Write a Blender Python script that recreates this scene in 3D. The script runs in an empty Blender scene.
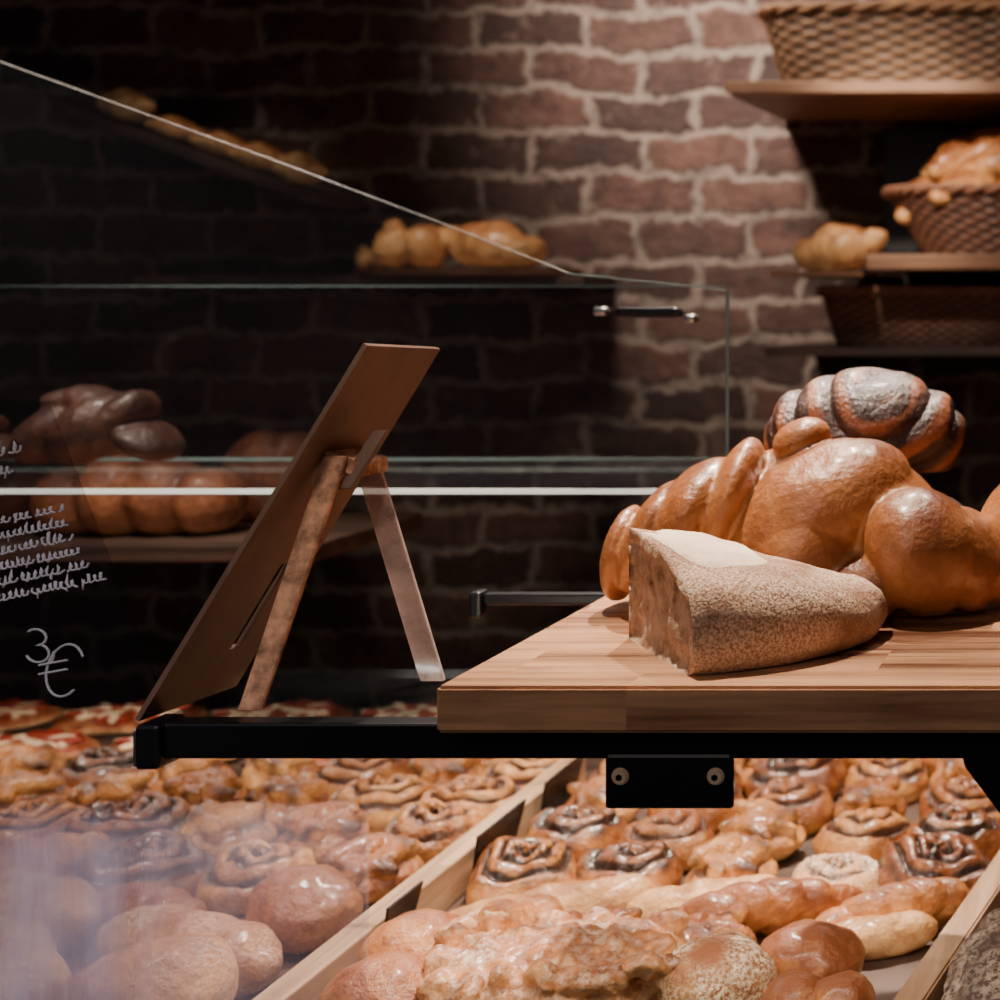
import bpy, bmesh, math, random, time
from mathutils import Vector, Matrix, Euler, noise
random.seed(7)
C = bpy.context.scene.collection

# ---------------------------------------------------------------- helpers
def link(o):
    C.objects.link(o); return o
def tag(o, label, cat, group=None):
    o["label"] = label; o["category"] = cat
    if group: o["group"] = group
    return o
def empty(name, loc, label, cat, group=None):
    o = bpy.data.objects.new(name, None); o.location = loc; o.empty_display_size = .02
    link(o); return tag(o, label, cat, group)
def mobj(name, me, mat=None, loc=(0,0,0), smooth=False):
    o = bpy.data.objects.new(name, me); o.location = loc
    if mat:
        for m in (mat if isinstance(mat,(list,tuple)) else [mat]): me.materials.append(m)
    if smooth:
        for p in me.polygons: p.use_smooth = True
    return link(o)
def box(name, x0,x1,y0,y1,z0,z1, mat, bev=.002, origin=None):
    c = Vector(((x0+x1)/2,(y0+y1)/2,z0)) if origin is None else Vector(origin)
    bm = bmesh.new(); bmesh.ops.create_cube(bm, size=1)
    for v in bm.verts:
        v.co = Vector((x0+(v.co.x+.5)*(x1-x0), y0+(v.co.y+.5)*(y1-y0), z0+(v.co.z+.5)*(z1-z0))) - c
    if bev>0:
        bmesh.ops.bevel(bm, geom=bm.edges[:], offset=bev, segments=2, affect='EDGES', profile=.5)
    me = bpy.data.meshes.new(name); bm.to_mesh(me); bm.free()
    return mobj(name, me, mat, c)
def prism(name, pts, thick_vec, mat, bev=0):
    c = sum((Vector(p) for p in pts), Vector())/len(pts)
    bm = bmesh.new()
    t = Vector(thick_vec)
    a = [bm.verts.new(Vector(p)-c) for p in pts]; b = [bm.verts.new(Vector(p)-c+t) for p in pts]
    bm.faces.new(a); bm.faces.new(b[::-1])
    n=len(pts)
    for i in range(n): bm.faces.new([a[i],b[i],b[(i+1)%n],a[(i+1)%n]])
    bmesh.ops.recalc_face_normals(bm, faces=bm.faces[:])
    if bev: bmesh.ops.bevel(bm, geom=bm.edges[:], offset=bev, segments=2, affect='EDGES')
    me = bpy.data.meshes.new(name); bm.to_mesh(me); bm.free()
    return mobj(name, me, mat, c)
def evalmesh(o):
    dg = bpy.context.evaluated_depsgraph_get(); return bpy.data.meshes.new_from_object(o.evaluated_get(dg))
def tube(name, pts, r, mat):
    cu = bpy.data.curves.new(name,'CURVE'); cu.dimensions='3D'; cu.bevel_depth=r; cu.bevel_resolution=2; cu.use_fill_caps=True
    s = cu.splines.new('POLY'); s.points.add(len(pts)-1)
    for i,p in enumerate(pts): s.points[i].co=(*p,1)
    o = bpy.data.objects.new(name,cu); link(o); me=evalmesh(o); bpy.data.objects.remove(o)
    return mobj(name, me, mat, smooth=True)
def kid(o,par):
    o.parent=par; o.matrix_parent_inverse=Matrix.Translation(-Vector(par.location)); return o

# ---------------------------------------------------------------- materials
def newmat(name):
    m = bpy.data.materials.new(name); m.use_nodes=True
    nt = m.node_tree; b = nt.nodes["Principled BSDF"]
    return m, nt, b
def ramp(nt, stops, fac):
    r = nt.nodes.new("ShaderNodeValToRGB")
    while len(r.color_ramp.elements)<len(stops): r.color_ramp.elements.new(.5)
    for e,(p,c) in zip(r.color_ramp.elements, stops):
        e.position=p; e.color=(*c,1)
    nt.links.new(fac, r.inputs[0]); return r.outputs[0]
def mth(nt, op, a, b=None, clamp=False):
    n = nt.nodes.new("ShaderNodeMath"); n.operation=op; n.use_clamp=clamp
    for i,v in enumerate((a,b)):
        if v is None: continue
        if isinstance(v,(int,float)): n.inputs[i].default_value=v
        else: nt.links.new(v,n.inputs[i])
    return n.outputs[0]
def mixc(nt, f, a, b):
    n = nt.nodes.new("ShaderNodeMix"); n.data_type='RGBA'
    for s,v in ((n.inputs[0],f),(n.inputs[6],a),(n.inputs[7],b)):
        if isinstance(v,(int,float)): s.default_value=v
        elif isinstance(v,tuple): s.default_value=(*v,1)
        else: nt.links.new(v,s)
    return n.outputs[2]
def coords(nt, scale=(1,1,1), rot=(0,0,0)):
    t = nt.nodes.new("ShaderNodeTexCoord"); mp = nt.nodes.new("ShaderNodeMapping")
    mp.inputs["Scale"].default_value=scale; mp.inputs["Rotation"].default_value=rot
    nt.links.new(t.outputs["Object"], mp.inputs[0]); return mp.outputs[0]
def noi(nt, vec, scale, detail=4, rough=.5):
    n = nt.nodes.new("ShaderNodeTexNoise"); n.inputs["Scale"].default_value=scale
    n.inputs["Detail"].default_value=detail; n.inputs["Roughness"].default_value=rough
    nt.links.new(vec,n.inputs["Vector"]); return n.outputs[0]
def bump(nt, b, h, strength=.3, dist=.002):
    n = nt.nodes.new("ShaderNodeBump"); n.inputs["Strength"].default_value=strength; n.inputs["Distance"].default_value=dist
    nt.links.new(h,n.inputs["Height"]); nt.links.new(n.outputs[0], b.inputs["Normal"])
def plain(name, col, rough=.5, metal=0, emit=0):
    m,nt,b = newmat(name)
    v = coords(nt); n = noi(nt, v, 60)
    c = mixc(nt, n, tuple(x*.85 for x in col), tuple(min(1,x*1.15) for x in col))
    nt.links.new(c,b.inputs["Base Color"]); b.inputs["Roughness"].default_value=rough; b.inputs["Metallic"].default_value=metal
    if emit:
        b.inputs["Emission Color"].default_value=(*col,1); b.inputs["Emission Strength"].default_value=emit
    return m
def bread(name, pale, mid, dark, rough=.45, thr=.15, nscale=14, flour=0, seam=None, swirl=None, fine=220, bs=.5, flcol=(.80,.64,.48), coat=0, span=(.22,.50)):
    m,nt,b = newmat(name)
    v = coords(nt); oi = nt.nodes.new("ShaderNodeObjectInfo")
    n = noi(nt, v, nscale, 7, .72)
    g = nt.nodes.new("ShaderNodeNewGeometry"); s = nt.nodes.new("ShaderNodeSeparateXYZ"); nt.links.new(g.outputs["Normal"], s.inputs[0])
    a = mth(nt,'ADD', mth(nt,'MULTIPLY', s.outputs[2], .32), mth(nt,'MULTIPLY', mth(nt,'SUBTRACT',n,.22), 1.35))
    a = mth(nt,'ADD', a, mth(nt,'SUBTRACT', mth(nt,'MULTIPLY', oi.outputs["Random"], .24), .17))
    col = ramp(nt, [(thr,pale),(thr+span[0],mid),(thr+span[1],dark)], a)
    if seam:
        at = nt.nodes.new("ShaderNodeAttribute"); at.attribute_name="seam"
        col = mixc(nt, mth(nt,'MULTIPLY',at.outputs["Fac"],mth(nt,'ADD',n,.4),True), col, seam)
    if swirl:
        at = nt.nodes.new("ShaderNodeAttribute"); at.attribute_name="swirl"
        n3 = noi(nt, v, 55, 3)
        f = mth(nt,'MULTIPLY', at.outputs["Fac"], mth(nt,'ADD', n3, .6), True)
        col = mixc(nt, f, col, swirl)
    if flour:
        f = noi(nt, v, fine, 3, .7); f2 = noi(nt, v, 18, 3)
        ff = mth(nt,'MULTIPLY', mth(nt,'MULTIPLY', mth(nt,'SUBTRACT', f, .42, True), 6, True), mth(nt,'MULTIPLY', mth(nt,'SUBTRACT', f2, .33, True), 3.5*flour, True), True)
        col = mixc(nt, ff, col, flcol)
    nt.links.new(col,b.inputs["Base Color"])
    rr = nt.nodes.new("ShaderNodeMapRange"); rr.inputs["To Min"].default_value=max(.1,rough-.12); rr.inputs["To Max"].default_value=rough+.2
    nt.links.new(noi(nt,v,40,3),rr.inputs[0]); nt.links.new(rr.outputs[0],b.inputs["Roughness"])
    if coat:
        b.inputs["Coat Weight"].default_value=coat; b.inputs["Coat Roughness"].default_value=.22; b.inputs["Coat Tint"].default_value=(1,.86,.7,1)
    h = mth(nt,'ADD', noi(nt, v, fine, 5, .65), mth(nt,'MULTIPLY', noi(nt,v,fine*.25,4), 2.4))
    bump(nt, b, h, bs, .003)
    return m
def wood(name, c1, c2, axis='x', scale=1, rough=.45, stave=.5, sw=16, bl=3.6, r0=0., r1=.9):
    m,nt,b = newmat(name)
    sc = {'x':(1.6,30,30),'y':(30,1.6,30),'z':(30,30,1.6)}[axis]
    t0=coords(nt); sp=nt.nodes.new("ShaderNodeSeparateXYZ"); nt.links.new(t0,sp.inputs[0])
    ax,cr = {'x':(0,1),'y':(1,0),'z':(2,0)}[axis]
    fy=mth(nt,'FLOOR', mth(nt,'MULTIPLY',sp.outputs[cr],sw))
    fx=mth(nt,'FLOOR', mth(nt,'ADD',mth(nt,'MULTIPLY',sp.outputs[ax],bl),mth(nt,'MULTIPLY',fy,.37)))
    cx=nt.nodes.new("ShaderNodeCombineXYZ"); nt.links.new(fx,cx.inputs[0]); nt.links.new(fy,cx.inputs[1])
    wn = nt.nodes.new("ShaderNodeTexWhiteNoise"); nt.links.new(cx.outputs[0], wn.inputs["Vector"])
    v = coords(nt, tuple(s*scale for s in sc))
    ad = nt.nodes.new("ShaderNodeVectorMath"); ad.operation='ADD'; nt.links.new(v,ad.inputs[0])
    ms = nt.nodes.new("ShaderNodeVectorMath"); ms.operation='SCALE'; ms.inputs[3].default_value=9; nt.links.new(wn.outputs["Color"],ms.inputs[0]); nt.links.new(ms.outputs[0],ad.inputs[1])
    n = noi(nt, ad.outputs[0], 1.1, 8, .7)
    v2 = coords(nt, (5,5,5)); n2 = noi(nt, v2, 1.5, 2)
    f = mth(nt,'ADD', mth(nt,'ADD', mth(nt,'MULTIPLY', mth(nt,'SUBTRACT',n,.5), 3.2), mth(nt,'MULTIPLY', n2, .5)), mth(nt,'MULTIPLY', wn.outputs["Value"], stave))
    col = ramp(nt, [(r0,c1),(r1,c2)], f)
    nt.links.new(col,b.inputs["Base Color"]); b.inputs["Roughness"].default_value=rough
    bump(nt, b, n, .3, .001)
    return m
def glassy(name, tint=(.9,.97,.95), opac=.05, gloss=.12, haze=(.5,.5,.6), rough=.03, grad=None, lo=.6, ns=7, vs=(1,1,1)):
    m = bpy.data.materials.new(name); m.use_nodes=True; nt=m.node_tree; nt.nodes.clear()
    out = nt.nodes.new("ShaderNodeOutputMaterial"); tr = nt.nodes.new("ShaderNodeBsdfTransparent"); tr.inputs[0].default_value=(*tint,1)
    gl = nt.nodes.new("ShaderNodeBsdfGlossy"); gl.inputs["Roughness"].default_value=rough; gl.inputs[0].default_value=(.9,.9,.9,1)
    df = nt.nodes.new("ShaderNodeBsdfDiffuse")
    v = coords(nt, vs); n = noi(nt, v, ns, 5, .65)
    c = ramp(nt, [(.38,tuple(h*lo for h in haze)),(.62,haze)], n); nt.links.new(c, df.inputs[0])
    m1 = nt.nodes.new("ShaderNodeMixShader"); m1.inputs[0].default_value=gloss
    m2 = nt.nodes.new("ShaderNodeMixShader"); m2.inputs[0].default_value=opac
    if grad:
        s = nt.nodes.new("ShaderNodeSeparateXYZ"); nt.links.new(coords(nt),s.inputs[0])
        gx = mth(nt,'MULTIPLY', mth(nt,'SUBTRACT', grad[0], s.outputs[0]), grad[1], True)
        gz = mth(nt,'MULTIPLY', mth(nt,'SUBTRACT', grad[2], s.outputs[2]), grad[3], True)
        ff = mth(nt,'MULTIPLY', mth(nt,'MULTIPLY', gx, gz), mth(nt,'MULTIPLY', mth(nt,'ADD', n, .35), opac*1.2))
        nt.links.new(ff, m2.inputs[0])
    nt.links.new(tr.outputs[0], m1.inputs[1]); nt.links.new(gl.outputs[0], m1.inputs[2])
    nt.links.new(m1.outputs[0], m2.inputs[1]); nt.links.new(df.outputs[0], m2.inputs[2])
    nt.links.new(m2.outputs[0], out.inputs[0]); return m

M = {}
M['brioche'] = bread("brioche_crust",(.58,.27,.095),(.37,.135,.042),(.15,.042,.015),.38,.10,8,fine=140,seam=(.72,.40,.17),bs=.42,coat=.35,span=(.26,.58))
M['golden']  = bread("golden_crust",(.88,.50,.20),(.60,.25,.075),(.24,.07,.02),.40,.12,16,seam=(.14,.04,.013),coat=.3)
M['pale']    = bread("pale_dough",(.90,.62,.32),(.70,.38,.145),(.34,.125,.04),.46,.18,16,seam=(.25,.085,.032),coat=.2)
M['country'] = bread("country_crust",(.52,.29,.16),(.40,.20,.105),(.26,.115,.052),.8,.10,12,flour=1.5,fine=460,bs=.5,flcol=(.76,.54,.38))
M['flourbun']= bread("floured_crust",(.86,.53,.26),(.64,.32,.12),(.32,.12,.04),.48,.16,12,flour=.4,coat=.15)
M['sesame']  = bread("seed_topped_crust",(.84,.50,.22),(.58,.27,.09),(.30,.10,.035),.55,.14,12,flour=1.5,fine=260,flcol=(.90,.74,.50))
M['darkloaf']= bread("dark_crust",(.18,.065,.032),(.085,.03,.018),(.04,.016,.011),.45,.12,12,seam=(.02,.009,.007),coat=.12)
M['redloaf'] = bread("reddish_crust",(.44,.18,.08),(.22,.075,.034),(.09,.028,.015),.45,.12,12,seam=(.06,.02,.011),coat=.12)
M['babka']   = bread("babka_crust",(.46,.17,.06),(.30,.095,.034),(.17,.05,.02),.42,.1,16,swirl=(.040,.014,.009),coat=.12,bs=.6)
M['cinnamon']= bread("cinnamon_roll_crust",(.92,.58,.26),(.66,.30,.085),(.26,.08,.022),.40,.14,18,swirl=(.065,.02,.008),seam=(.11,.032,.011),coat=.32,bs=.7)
M['sugared'] = bread("sugared_roll_crust",(.90,.60,.30),(.66,.32,.11),(.32,.11,.035),.5,.14,16,swirl=(.10,.035,.015),flour=1.0)
M['choco']   = bread("chocolate_roll_crust",(.88,.50,.19),(.54,.21,.058),(.19,.055,.018),.32,.12,18,swirl=(.026,.009,.005),coat=.45)
M['seed']    = bread("seeded_crust",(.26,.13,.07),(.12,.06,.035),(.05,.027,.018),.7,.15,90,flour=.5,fine=150)
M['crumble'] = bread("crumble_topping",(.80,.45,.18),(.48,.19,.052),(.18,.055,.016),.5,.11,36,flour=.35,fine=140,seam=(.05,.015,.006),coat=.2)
M['pizza']   = bread("flat_cheese_crust",(.84,.56,.28),(.60,.26,.09),(.26,.05,.018),.4,.2,26)
M['tomato']  = plain("tomato_red",(.34,.04,.018),.3)
M['cream']   = plain("cream_cheese",(.80,.60,.38),.5)
M['board']   = wood("butcher_board_wood",(.085,.030,.014),(.62,.32,.17),'x',1,.27,.5,14,3.6,.0,1.22)
M['palewood']= wood("pale_wood",(.28,.15,.075),(.60,.38,.22),'y',1,.5,.1,6,.1)
M['shelfwood']=wood("shelf_wood",(.20,.09,.045),(.50,.27,.15),'x',.7,.5,.2,5,.3)
M['darkwood']= wood("dark_shelf_wood",(.04,.024,.018),(.12,.07,.05),'x')
M['signwood']= wood("sign_panel_wood",(.13,.068,.044),(.19,.105,.07),'z',.6,.5,.1,16,.1)
M['black']   = plain("black_powder_coat",(.006,.006,.008),.4,.2)
M['dark']    = plain("dark_laminate",(.012,.011,.012),.6)
M['brass']   = plain("brass_screw",(.72,.50,.33),.35,.6,.07)
M['steel']   = plain("steel",(.5,.5,.5),.3,1)
M['chalk']   = plain("chalk_white",(.44,.41,.44),.9,0,.07)
M['chalkdim']= plain("faint_chalk",(.34,.32,.34),.9,0,.05)
M['slate']   = glassy("dark_tinted_glass",(.84,.84,.86),.012,.01,(.1,.1,.12))
M['glass']   = glassy("clear_glass",(.985,.992,.99),.004,.03)
M['glassdim']= glassy("smoked_glass",(.62,.66,.68),.008,.012,(.2,.2,.22),.2)
M['haze']    = glassy("painted_reflection_glass",(.95,.95,.98),.56,.03,(.72,.62,.72),.1,grad=(.38,3.2,.243,24),ns=5,vs=(5,1,.7))  # bluish reflection painted into the pane as a fading diffuse colour
M['edge']    = plain("glowing_glass_edge",(.80,.84,.74),.2,0,.8)  # emission paints the bright light line along the shelf edge
M['edgedim'] = plain("faint_glow_glass_edge",(.20,.28,.27),.2,0,.04)  # weaker light line, a little emission put into the colour
M['acryl']   = glassy("painted_reflection_acrylic",(.95,.70,.55),.74,.16,(1,.55,.34),.12,lo=.30,ns=45)  # coppery wood reflection and mottled highlights painted into the diffuse colour
M['acrylclear']=glassy("clear_acrylic",(.88,.80,.78),.40,.12,(.98,.76,.66),.12,lo=.5,ns=30)
M['paper']   = bread("flour_patch",(.95,.76,.58),(.88,.64,.45),(.70,.44,.27),.75,.38,30,flour=.8)

m,nt,b = newmat("crumb"); v=coords(nt)
n1=noi(nt,v,26,8,.75)
col=ramp(nt,[(.36,(.18,.08,.04)),(.44,(.48,.28,.17)),(.57,(.74,.52,.36))],n1); nt.links.new(col,b.inputs["Base Color"]); b.inputs["Roughness"].default_value=.9
bump(nt,b,n1,1.0,.012); M['crumb']=m

# brick
m,nt,b = newmat("brick_wall")
t = nt.nodes.new("ShaderNodeTexCoord"); sp=nt.nodes.new("ShaderNodeSeparateXYZ"); nt.links.new(t.outputs["Object"],sp.inputs[0])
cb = nt.nodes.new("ShaderNodeCombineXYZ"); nt.links.new(sp.outputs[0],cb.inputs[0]); nt.links.new(sp.outputs[2],cb.inputs[1])
def vnoise(scale,detail,amt,rough=.5):
    nn = nt.nodes.new("ShaderNodeTexNoise"); nn.inputs["Scale"].default_value=scale; nn.inputs["Detail"].default_value=detail; nn.inputs["Roughness"].default_value=rough; nt.links.new(t.outputs["Object"],nn.inputs["Vector"])
    vs = nt.nodes.new("ShaderNodeVectorMath"); vs.operation='SUBTRACT'; vs.inputs[1].default_value=(.5,.5,.5); nt.links.new(nn.outputs["Color"],vs.inputs[0])
    vm = nt.nodes.new("ShaderNodeVectorMath"); vm.operation='SCALE'; vm.inputs[3].default_value=amt; nt.links.new(vs.outputs[0],vm.inputs[0]); return vm.outputs[0]
va0 = nt.nodes.new("ShaderNodeVectorMath"); va0.operation='ADD'; nt.links.new(cb.outputs[0],va0.inputs[0]); nt.links.new(vnoise(5,2,.075),va0.inputs[1])
va = nt.nodes.new("ShaderNodeVectorMath"); va.operation='ADD'; nt.links.new(va0.outputs[0],va.inputs[0]); nt.links.new(vnoise(24,8,.058,.68),va.inputs[1])
br = nt.nodes.new("ShaderNodeTexBrick"); br.inputs["Scale"].default_value=1
br.inputs["Brick Width"].default_value=.232; br.inputs["Row Height"].default_value=.0885
br.inputs["Mortar Size"].default_value=.0135; br.inputs["Mortar Smooth"].default_value=.6
br.inputs["Color1"].default_value=(.085,.046,.036,1); br.inputs["Color2"].default_value=(.29,.135,.095,1); br.inputs["Mortar"].default_value=(.56,.42,.33,1)
nt.links.new(va.outputs[0],br.inputs["Vector"])
n2 = nt.nodes.new("ShaderNodeTexNoise"); n2.inputs["Scale"].default_value=18; n2.inputs["Detail"].default_value=10; n2.inputs["Roughness"].default_value=.75; nt.links.new(t.outputs["Object"],n2.inputs["Vector"])
n4 = nt.nodes.new("ShaderNodeTexNoise"); n4.inputs["Scale"].default_value=9; n4.inputs["Detail"].default_value=5; nt.links.new(t.outputs["Object"],n4.inputs["Vector"])
mm = mixc(nt, mth(nt,'MULTIPLY',mth(nt,'SUBTRACT',n2.outputs[0],.48,True),3.6,True), br.outputs[0], (.07,.04,.033))
mm = mixc(nt, mth(nt,'MULTIPLY',mth(nt,'SUBTRACT',.43,n2.outputs[0],True),5.0,True), mm, (.44,.31,.25))
mm = mixc(nt, mth(nt,'MULTIPLY',mth(nt,'SUBTRACT',n4.outputs[0],.53,True),2.6,True), mm, (.085,.048,.04))
nt.links.new(mm,b.inputs["Base Color"]); b.inputs["Roughness"].default_value=.75
hgt = mth(nt,'ADD', mth(nt,'MULTIPLY',mth(nt,'SUBTRACT',1,br.outputs["Fac"]),1.3), mth(nt,'MULTIPLY',n2.outputs[0],2.6))
bump(nt,b,hgt,1.0,.040); M['brick']=m
m,nt,b = newmat("floor_tile"); v=coords(nt); br=nt.nodes.new("ShaderNodeTexBrick"); br.inputs["Scale"].default_value=3
br.inputs["Color1"].default_value=(.03,.028,.027,1); br.inputs["Color2"].default_value=(.045,.04,.038,1); br.inputs["Mortar"].default_value=(.01,.01,.01,1); nt.links.new(v,br.inputs["Vector"]); nt.links.new(br.outputs[0],b.inputs["Base Color"]); M['floor']=m
def wicker(name,c1,c2):
    m,nt,b=newmat(name); at=nt.nodes.new("ShaderNodeAttribute"); at.attribute_name="weave"
    v=coords(nt); n=noi(nt,v,40,4)
    col=ramp(nt,[(.15,c1),(.9,c2)],mth(nt,'MULTIPLY',at.outputs["Fac"],mth(nt,'ADD',n,.5))); nt.links.new(col,b.inputs["Base Color"]); b.inputs["Roughness"].default_value=.6; return m
M['wicker']=wicker("wicker_tan",(.025,.012,.006),(.34,.18,.09)); M['wickerdark']=wicker("wicker_brown",(.015,.007,.005),(.22,.092,.048))

# ---------------------------------------------------------------- mesh builders
def displace(me, amp, freq, seed=0):
    me.update()
    nr=[v.normal.copy() for v in me.vertices]
    for v,n_ in zip(me.vertices,nr):
        if v.co.z>.004: v.co += n_*(amp*noise.fractal(v.co*freq+Vector((seed,seed*2.3,0)), 1.0, 2.0, 3))
def lobes_mesh(name, lobes, voxel=.004, smooth=1, amp=.002, freq=25, seed=0, seamk=350, wide=10):
    """union of tilted ellipsoids melted together; (cx,cy,cz, rx,ry,rz, rotx,roty,rotz degrees)"""
    bm = bmesh.new()
    for L in lobes:
        cx,cy,cz,rx,ry,rz = L[:6]; r = L[6:] if len(L)>6 else (0,0,0)
        mt = Matrix.Translation((cx,cy,cz)) @ Euler([math.radians(a) for a in r]).to_matrix().to_4x4() @ Matrix.Diagonal((rx,ry,rz,1))
        bmesh.ops.create_icosphere(bm, subdivisions=4, radius=1, matrix=mt)
    for v in bm.verts:
        if v.co.z<0: v.co.z = v.co.z*.02
    me = bpy.data.meshes.new(name); bm.to_mesh(me); bm.free()
    o = link(bpy.data.objects.new("temporary",me))
    rm = o.modifiers.new("r",'REMESH'); rm.mode='VOXEL'; rm.voxel_size=voxel
    sm = o.modifiers.new("s",'SMOOTH'); sm.iterations=smooth; sm.factor=.5
    out = evalmesh(o); out.name=name
    o.modifiers.clear(); o.data=out
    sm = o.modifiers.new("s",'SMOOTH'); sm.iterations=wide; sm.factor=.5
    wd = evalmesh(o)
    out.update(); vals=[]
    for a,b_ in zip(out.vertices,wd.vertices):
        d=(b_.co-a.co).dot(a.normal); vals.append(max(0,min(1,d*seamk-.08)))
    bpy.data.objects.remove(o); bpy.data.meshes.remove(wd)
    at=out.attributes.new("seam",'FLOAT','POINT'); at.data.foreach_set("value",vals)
    displace(out, amp, freq, seed)
    mz = min(v.co.z for v in out.vertices)
    for v in out.vertices: v.co.z -= mz
    for p in out.polygons: p.use_smooth=True
    return out
def swirl_mesh(name, R=.05, H=.042, turns=2.6, ridge=.009, seed=0, sq=2.0, asp=1.0, cover=0):
    nr,ntt = 44,100
    bm = bmesh.new(); vals=[]; rings=[]
    def pt(rr,a,z):
        c,s=math.cos(a),math.sin(a)
        k = 1/((abs(c)**sq+abs(s)**sq)**(1/sq))
        return bm.verts.new((rr*c*k*asp, rr*s*k, z))
    cen = bm.verts.new((0,0,H+ridge*.6)); vals.append(.2)
    for i in range(1,nr+1):
        t=i/nr; ring=[]
        for j in range(ntt):
            a=2*math.pi*j/ntt
            wob=.22*noise.noise(Vector((t*2+seed,math.cos(a)*1.3,math.sin(a)*1.3)))
            ph = t*turns - j/ntt + wob
            fr = ph-math.floor(ph)
            rg = (math.sin(math.pi*fr))**.45
            rg *= .75+.25*fr*1.3
            hh = 1+.20*noise.noise(Vector((math.cos(a)*1.5,math.sin(a)*1.5,seed+t)))
            z = H*(1-.38*t**2.5)*hh + ridge*(rg-.45)
            ring.append(pt(R*t*.97,a,z))
            gl = cover*max(0,noise.noise(Vector((math.cos(a)*t*2.5,math.sin(a)*t*2.5,seed*1.7)))+.35)*(.4+.6*abs(math.sin(ph*9)))
            vals.append(min(1.5,max(0,1.0-rg*1.15)*2.6 + gl))
        rings.append(ring)
    for (t,zz) in ((1.03,.58),(1.09,.42),(1.09,.25),(1.04,.08),(.98,0)):
        ring=[]
        for j in range(ntt):
            ring.append(pt(R*t,2*math.pi*j/ntt,H*zz)); vals.append(0)
        rings.append(ring)
    for j in range(ntt): bm.faces.new([cen,rings[0][j],rings[0][(j+1)%ntt]])
    for r0,r1 in zip(rings,rings[1:]):
        for j in range(ntt): bm.faces.new([r0[j],r1[j],r1[(j+1)%ntt],r0[(j+1)%ntt]])
    bm.faces.new(rings[-1][::-1])
    me=bpy.data.meshes.new(name); bm.to_mesh(me); bm.free()
    at=me.attributes.new("swirl",'FLOAT','POINT'); at.data.foreach_set("value",vals)
    displace(me,.0055,26,seed)
    for p in me.polygons: p.use_smooth=True
    return me
def place(name, me, mat, loc, label, cat, rz=0, sc=1, group=None, tilt=(0,0)):
    if mat and not me.materials: me.materials.append(mat)
    o = bpy.data.objects.new(name, me); link(o); o.location=loc
    o.rotation_euler=(math.radians(tilt[0]),math.radians(tilt[1]),math.radians(rz))
    o.scale = (sc,sc,sc) if isinstance(sc,(int,float)) else sc
    return tag(o,label,cat,group)
def copyof(src, loc, rz, sc=1, label=None):
    o = src.copy(); C.objects.link(o); o.location=loc; o.rotation_euler=(0,0,math.radians(rz))
    o.scale=(sc,sc,sc) if isinstance(sc,(int,float)) else sc
    if label: o["label"]=label
    return o

# ---------------------------------------------------------------- room
def struct(o): o["kind"]="structure"; return o
struct(box("floor",-3.2,2.2,-.6,3.2,-.05,0,M['floor'],0))
struct(box("wall_back",-3.2,2.2,3.2,3.35,0,3.2,M['brick'],0))

# ---------------------------------------------------------------- counter
cnt = empty("display_counter",(-.7,1.75,0),"dark bakery counter with a wooden display deck for pastries","counter")
kid(box("body",-1.85,.35,1.15,2.35,0,.835,M['dark']),cnt)
kid(box("deck",-1.85,.35,1.15,2.35,.836,.86,M['darkwood']),cnt)
d = box("wooden_divider",-.765,-.737,1.2,1.96,.86,.905,M['palewood'],.002)
tag(d,"pale wooden divider board between rows of pastries","divider","pastry dividers")
d = prism("wooden_divider",[(-.232,1.2,.86),(-.204,1.2,.86),(-.075,2.0,.86),(-.103,2.0,.86)],(0,0,.045),M['palewood'],.002)
tag(d,"pale wooden divider board beside the dark seeded bread","divider","pastry dividers")
for (y,l) in ((1.43,.045),(1.62,.10),(1.80,.10)):
    c = prism("tag_holder",[(-.735,y,.862),(-.735,y+l,.862),(-.722,y+l+.01,.925),(-.722,y-.012,.925)],(.003,0,0),M['black'])
    tag(c,"small black metal tag holder clipped beside the divider","tag holder","black tag holders")

# ---------------------------------------------------------------- rail
rail = empty("support_rail",(-.3,1.15,.86),"black metal rail carrying the wooden board","rail")
kid(box("bar",-.757,.32,1.13,1.15,1.154,1.181,M['black'],.002),rail)
kid(box("end_cap",-.760,-.742,1.122,1.156,1.148,1.182,M['black'],.003),rail)
kid(box("end_cap_plate",-.7625,-.760,1.124,1.15,1.150,1.178,M['steel'],.001),rail)
kid(box("post",.29,.32,1.13,1.15,.86,1.154,M['black'],.002),rail)
kid(box("rear_bar",-.66,.32,1.482,1.494,1.198,1.210,M['black'],.003),rail)
kid(box("rear_post",.29,.32,1.482,1.494,.86,1.198,M['black'],.002),rail)
kid(box("rear_bar_end",-.672,-.66,1.478,1.498,1.186,1.212,M['black'],.003),rail)
def screw(x,z,par,y=1.1225):
    bm=bmesh.new(); bmesh.ops.create_cone(bm,cap_ends=True,segments=24,radius1=.0066,radius2=.005,depth=.003,matrix=Matrix.Translation((x,y,z))@Matrix.Rotation(math.radians(90),4,'X'))
    me=bpy.data.meshes.new("screw"); bm.to_mesh(me); bm.free(); s=mobj("screw",me,M['brass']); kid(s,par)
    bm=bmesh.new(); bmesh.ops.create_cone(bm,cap_ends=True,segments=6,radius1=.0026,radius2=.0026,depth=.001,matrix=Matrix.Translation((x,y-.0016,z))@Matrix.Rotation(math.radians(90),4,'X'))
    me=bpy.data.meshes.new("screw_socket"); bm.to_mesh(me); bm.free(); k=mobj("screw_socket",me,M['black'])
    k.parent=s; k["label"]="dark hex socket"
kid(box("bracket",-.409,-.3125,1.124,1.13,1.118,1.160,M['black'],.003),rail)
screw(-.397,1.143,rail); screw(-.3255,1.143,rail)
kid(prism("angled_support",[(-.141,1.124,1.160),(-.139,1.124,1.150),(-.075,1.124,1.065),(-.02,1.124,1.065),(-.02,1.124,1.160)],(0,.006,0),M['black'],.001),rail)
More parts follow.
